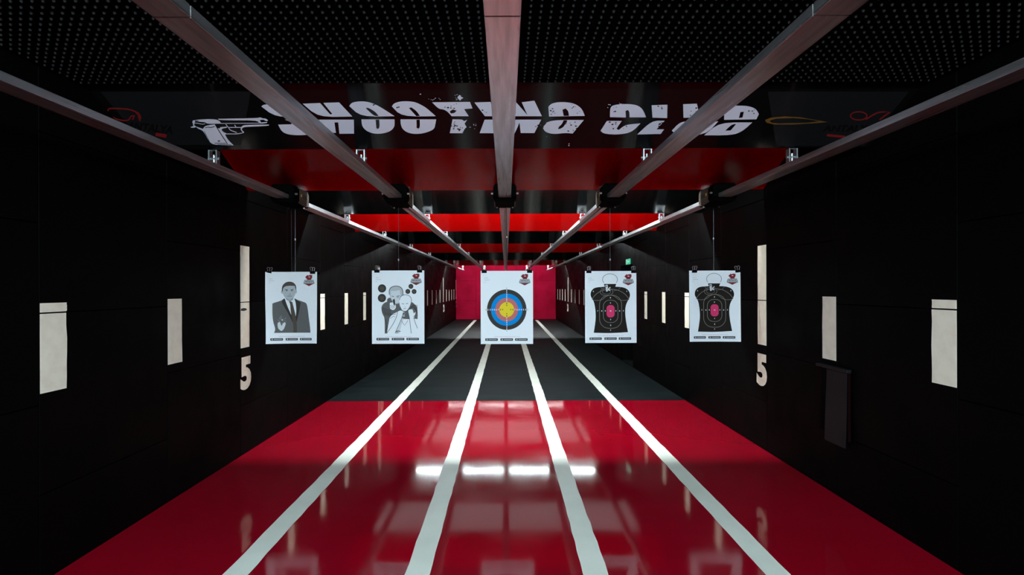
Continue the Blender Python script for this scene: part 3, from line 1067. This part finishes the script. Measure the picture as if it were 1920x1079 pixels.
# --- bullseye
P = Poster(2, 'paper target poster with a black, blue, red and yellow bullseye', (20, 95, 708, 1035))
C = (362, 594)
for r, mm, ly in ((260, 'ink_dark', 0), (207, 'ink_blue', 1), (150, 'ink_salmon', 2), (97, 'ink_yellow', 3)):
    P.put(Flat().disc(C, r, r, 72), 'printed_ring', mm, ly)
for q in range(10):
    r = 270 - q * 27.5
    for dx, dy in ((1, 0), (-1, 0), (0, 1), (0, -1)):
        if q < 9:
            P.put(Flat().text(str(q + 1), C[0] + dx * (r + 4), C[1] + dy * (r + 4), 20, None, 0.04), 'printed_score', 'ink_dark' if (q == 0 or q >= 7) else 'ink_white', 4)
P.common(0.940, 0.900)


# --- two silhouettes
def silhouette(i, label):
    P = Poster(i, label, (25, 95, 680, 1025))
    f = Flat().soft([(268, 262), (425, 262), (412, 298), (500, 302), (560, 325), (590, 360), (602, 405), (590, 450), (560, 500), (540, 560), (536, 640), (545, 740), (560, 820), (572, 886), (350, 900), (135, 893), (150, 800), (162, 700), (158, 600), (142, 500), (118, 455), (96, 420), (96, 375), (115, 335), (160, 305), (278, 298)])
    P.put(f, 'printed_body', 'ink_black', 0)
    f = Flat().stroke(ellipse(345, 205, 95, 74, 145, 395, 40), 5)
    P.put(f, 'printed_head_outline', 'ink_dark', 0)
    P.put(Flat().poly(rrect(300, 536, 402, 694, 42)), 'printed_center', 'ink_pink', 1)
    f = Flat()
    f.stroke(rrect(258, 472, 444, 762, 80), 5, True)
    f.stroke(rrect(210, 408, 492, 836, 118), 5, True)
    f.stroke([(112, 462), (160, 395), (240, 345), (350, 325), (460, 345), (540, 395), (588, 462)], 5)
    f.stroke([(112, 465), (180, 480), (250, 465), (290, 425), (350, 402), (410, 425), (450, 465), (520, 480), (588, 465)], 4)
    f.stroke(ellipse(300, 365, 82, 50, 0, 360, 28), 4)
    f.stroke(ellipse(300, 365, 52, 30, 0, 360, 24), 3)
    f.stroke([(220, 305), (260, 335), (310, 345)], 3)
    f.stroke([(480, 305), (450, 340), (390, 350)], 3)
    P.put(f, 'printed_zone_line', 'ink_line', 1)
    for tx, ty, s in ((132, 357, '6'), (558, 357, '6'), (349, 440, '8'), (349, 509, '9'), (351, 611, '10'), (351, 722, '9'), (351, 796, '8'), (351, 862, '7'),
                      (187, 611, '7'), (239, 611, '8'), (283, 611, '9'), (418, 611, '9'), (466, 611, '8'), (514, 611, '7')):
        P.put(Flat().text(s, tx, ty, 17, None, 0.05), 'printed_score', 'ink_pale', 2)
    f = Flat().soft([(285, 275), (312, 272), (320, 300), (312, 330), (318, 355), (295, 362), (290, 320), (288, 298)], [[(296, 285), (308, 284), (308, 300), (297, 300)]])
    f.soft([(315, 325), (348, 298), (352, 310), (330, 330), (352, 340), (340, 352), (316, 342)])
    P.put(f, 'printed_pistol', 'ink_pale', 2)
    P.common(0.940, 0.900)


silhouette(3, 'black torso silhouette target poster hung next to the bullseye')
silhouette(4, 'black torso silhouette target poster hung near the wall with the hatch')

# ------------------------------------------------------------------ binder clips
def clip(x, y, z, label, mirrored):
    t = thing('binder_clip', label, 'clip', (x, y, z), 'binder clips holding the targets')
    pts = [(-0.004, -0.024), (0.011, -0.024), (0.020, 0.004), (-0.013, 0.004)]
    MB().prism([(p[0], p[1]) for p in pts], -0.024, 0.024, 'x').build('clip_body', 'clip_black', t, bevel=0.001)
    s = -1 if mirrored else 1
    for yy, lean in ((-0.013, -0.016), (0.02, 0.014)):
        w = [(-0.010, yy, 0.002), (-0.010, yy + lean * 0.4, 0.018), (-0.013, yy + lean * 0.8, 0.032), (-0.006, yy + lean, 0.040), (0.006, yy + lean, 0.040), (0.013, yy + lean * 0.8, 0.032), (0.010, yy + lean * 0.4, 0.018), (0.010, yy, 0.002)]
        MB().tube([(p[0] + 0.004 * s * p[2] / 0.04, p[1], p[2]) for p in w], 0.0018, 6).build('wire_handle', 'zinc', t)


CL = [((505.4, 586.5), 'suited man target'), ((707, 787), 'hostage target'), ((908, 993), 'bullseye target'), ((1104, 1188), 'silhouette target beside the bullseye'), ((1302, 1382.7), 'silhouette target near the wall hatch')]
for i, (xs, w) in enumerate(CL):
    for k, cpx in enumerate(xs):
        d = POS[i][1]
        x = (cpx - VPX) / F_PX * d
        corner = 'emblem corner' if k else 'plain top corner'
        clip(x, d - 0.004, PTOP[i] + 0.004, 'black binder clip on %s of %s' % (corner, w), k)

# ------------------------------------------------------------------ hatch with flap on the right wall
h = thing('wall_hatch', 'small dark wall hatch with a hanging rubber flap', 'hatch', (WX, 3.75, 0.70))
MB().box(-0.003, -0.0005, -0.155, 0.155, -0.235, 0.235).build('shade_sheet', 'hatch_shade', h)  # black sheet paints the dark inside of the hatch; no hole is cut
MB().box(-0.02, -0.0005, 0.155, 0.17, -0.25, 0.25).build('frame', 'hatch_red', h)
MB().box(-0.02, -0.0005, -0.17, -0.155, -0.25, 0.25).build('frame', 'hatch_red', h)
MB().box(-0.02, -0.0005, -0.155, 0.155, -0.25, -0.235).build('frame', 'hatch_red', h)
MB().box(-0.035, -0.0005, -0.18, 0.18, 0.25, 0.275).build('top_bar', 'flap', h, bevel=0.003)
fl = MB()
vs_, fs_ = [], []
for a in range(9):
    v = a / 8
    for b in (0, 1):
        vs_.append((-0.022 - 0.012 * v * v - 0.004 * b, -0.165, 0.245 - 0.545 * v))
        vs_.append((-0.022 - 0.020 * v * v - 0.004 * b, 0.055 + 0.01 * math.sin(3 * v), 0.245 - 0.545 * v))
for a in range(8):
    o4 = a * 4
    fs_ += [(o4, o4 + 1, o4 + 5, o4 + 4), (o4 + 2, o4 + 6, o4 + 7, o4 + 3), (o4, o4 + 4, o4 + 6, o4 + 2), (o4 + 1, o4 + 3, o4 + 7, o4 + 5)]
fs_ += [(0, 2, 3, 1), (32, 33, 35, 34)]
fl.add(vs_, fs_).build('flap', 'flap', h, smooth=False)

# ------------------------------------------------------------------ door recess, foam reveal, exit sign
dr = structure(MB().box(2.86, 2.90, 9.73, 10.73, 0.0, 2.04).build('door_1', 'door'), 'dark door set back in the right wall recess', 'door')
MB().box(2.835, 2.86, 9.79, 10.67, 0.04, 1.98).build('door_leaf', 'door', dr, bevel=0.004)
MB().tube([(2.835, 9.9, 1.0), (2.79, 9.9, 1.0), (2.79, 10.02, 1.0)], 0.01, 8).build('door_handle', 'zinc', dr)
fm = structure(MB().box(2.68, 2.90, 10.73, 10.90, 0.0, 2.04).build('trim_1', 'wall_base'), 'side of the door recess lined with black studded foam', 'trim')
structure(MB().box(2.68, 2.90, 9.55, 9.73, 0.0, 2.04).build('trim_2', 'wall_base'), 'near side of the door recess', 'trim')
structure(MB().box(2.53, 2.90, 9.73, 10.73, -0.012, 0.001).build('floor_recess', 'rubber_floor'), 'floor of the door recess', 'floor')
m = MB()
stud_field(m, 8, 48, lambda i, j: (2.535 + i * 0.042, 10.725, 0.03 + j * 0.042), 0.02, 0.03, (0, -1, 0))
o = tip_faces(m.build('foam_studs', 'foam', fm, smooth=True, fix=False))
o['kind'] = 'stuff'

ex = thing('exit_sign', 'small green lit exit sign high on the wall above the recess', 'sign', (WX, 10.03, 2.10))
MB().box(-0.025, -0.001, -0.15, 0.15, -0.055, 0.055).build('sign_body', 'exit_green', ex, bevel=0.002)
# running figure, door and arrow
mk = Flat()
mk.poly([(-0.12, -0.04), (-0.06, -0.04), (-0.06, 0.04), (-0.12, 0.04)], [[(-0.11, -0.04), (-0.07, -0.04), (-0.07, 0.03), (-0.11, 0.03)]])
mk.disc((-0.005, 0.032), 0.009, 0.009, 10)
mk.stroke([(-0.01, 0.02), (-0.02, -0.005), (-0.005, -0.018), (-0.02, -0.042)], 0.010)
mk.stroke([(-0.02, -0.005), (-0.035, -0.02), (-0.05, -0.022)], 0.009)
mk.stroke([(-0.04, 0.006), (-0.022, 0.018), (0.0, 0.014), (0.012, 0.0)], 0.007)
mk.poly([(0.05, -0.008), (0.09, -0.008), (0.09, -0.03), (0.13, 0.0), (0.09, 0.03), (0.09, 0.008), (0.05, 0.008)])
MB().add([(-0.0262, -p[0], p[1]) for p in mk.v], mk.f).build('sign_pictogram', 'exit_white', ex, fix=False)

# ------------------------------------------------------------------ lamps
def tube_row(y, words, tm):
    for k, cx in enumerate((-1.68, -0.55, 0.55, 1.68)):
        t = thing('tube_light', 'white tube light under the ceiling, ' + words, 'light', (cx, y, CEIL), 'tube lights above the baffles')
        MB().box(-0.52, 0.52, -0.03, 0.03, -0.03, -0.001).build('lamp_body', 'lamp_body', t, bevel=0.003)
        MB().tube([(-0.48, 0, -0.042), (0.48, 0, -0.042)], 0.011, 10).build('tube', tm, t, smooth=True)


tube_row(4.815, 'right behind the target carriers', 'tube_e')
tube_row(6.435, 'before the brightest red baffle', 'tube_a')
tube_row(11.7, 'before the third red baffle', 'tube_b')
tube_row(18.2, 'before the last red baffle', 'tube_c')
tube_row(21.1, 'before the red end wall', 'tube_d')


def panel_row(y0, y1, words):
    for k, cx in enumerate((-1.83, -0.61, 0.61, 1.83)):
        t = thing('light_panel', 'flat white light panel in the ceiling, ' + words, 'light', (cx, (y0 + y1) / 2, CEIL), 'light panels above the baffles')
        L = (y1 - y0) / 2
        MB().box(-0.595, 0.595, -L, L, -0.014, -0.001).build('lamp_frame', 'lamp_body', t)
        MB().box(-0.575, 0.575, -L + 0.02, L - 0.02, -0.018, -0.014).build('diffuser', 'bay_panel', t)


panel_row(8.85, 10.02, 'behind the brightest red baffle')
panel_row(13.95, 16.2, 'behind the third red baffle')

# booth flood panels behind the shooter, tilted down range
for k, cx in enumerate((-1.7, -0.57, 0.57, 1.7)):
    t = thing('flood_panel', 'tilted flood light panel over the booth aimed down range', 'light', (cx, -2.3, 2.60), 'flood panels over the booth')
    t.rotation_euler = (math.radians(62), 0, 0)
    MB().box(-0.45, 0.45, -0.14, 0.14, 0.0, 0.04).build('lamp_body', 'lamp_body', t, bevel=0.004)
    MB().box(-0.43, 0.43, -0.12, 0.12, -0.004, 0.0).build('diffuser', 'flood', t)
    MB().box(-0.3, -0.28, -0.01, 0.01, 0.04, 0.10).build('mount', 'lamp_body', t)
    MB().box(0.28, 0.3, -0.01, 0.01, 0.04, 0.10).build('mount', 'lamp_body', t)
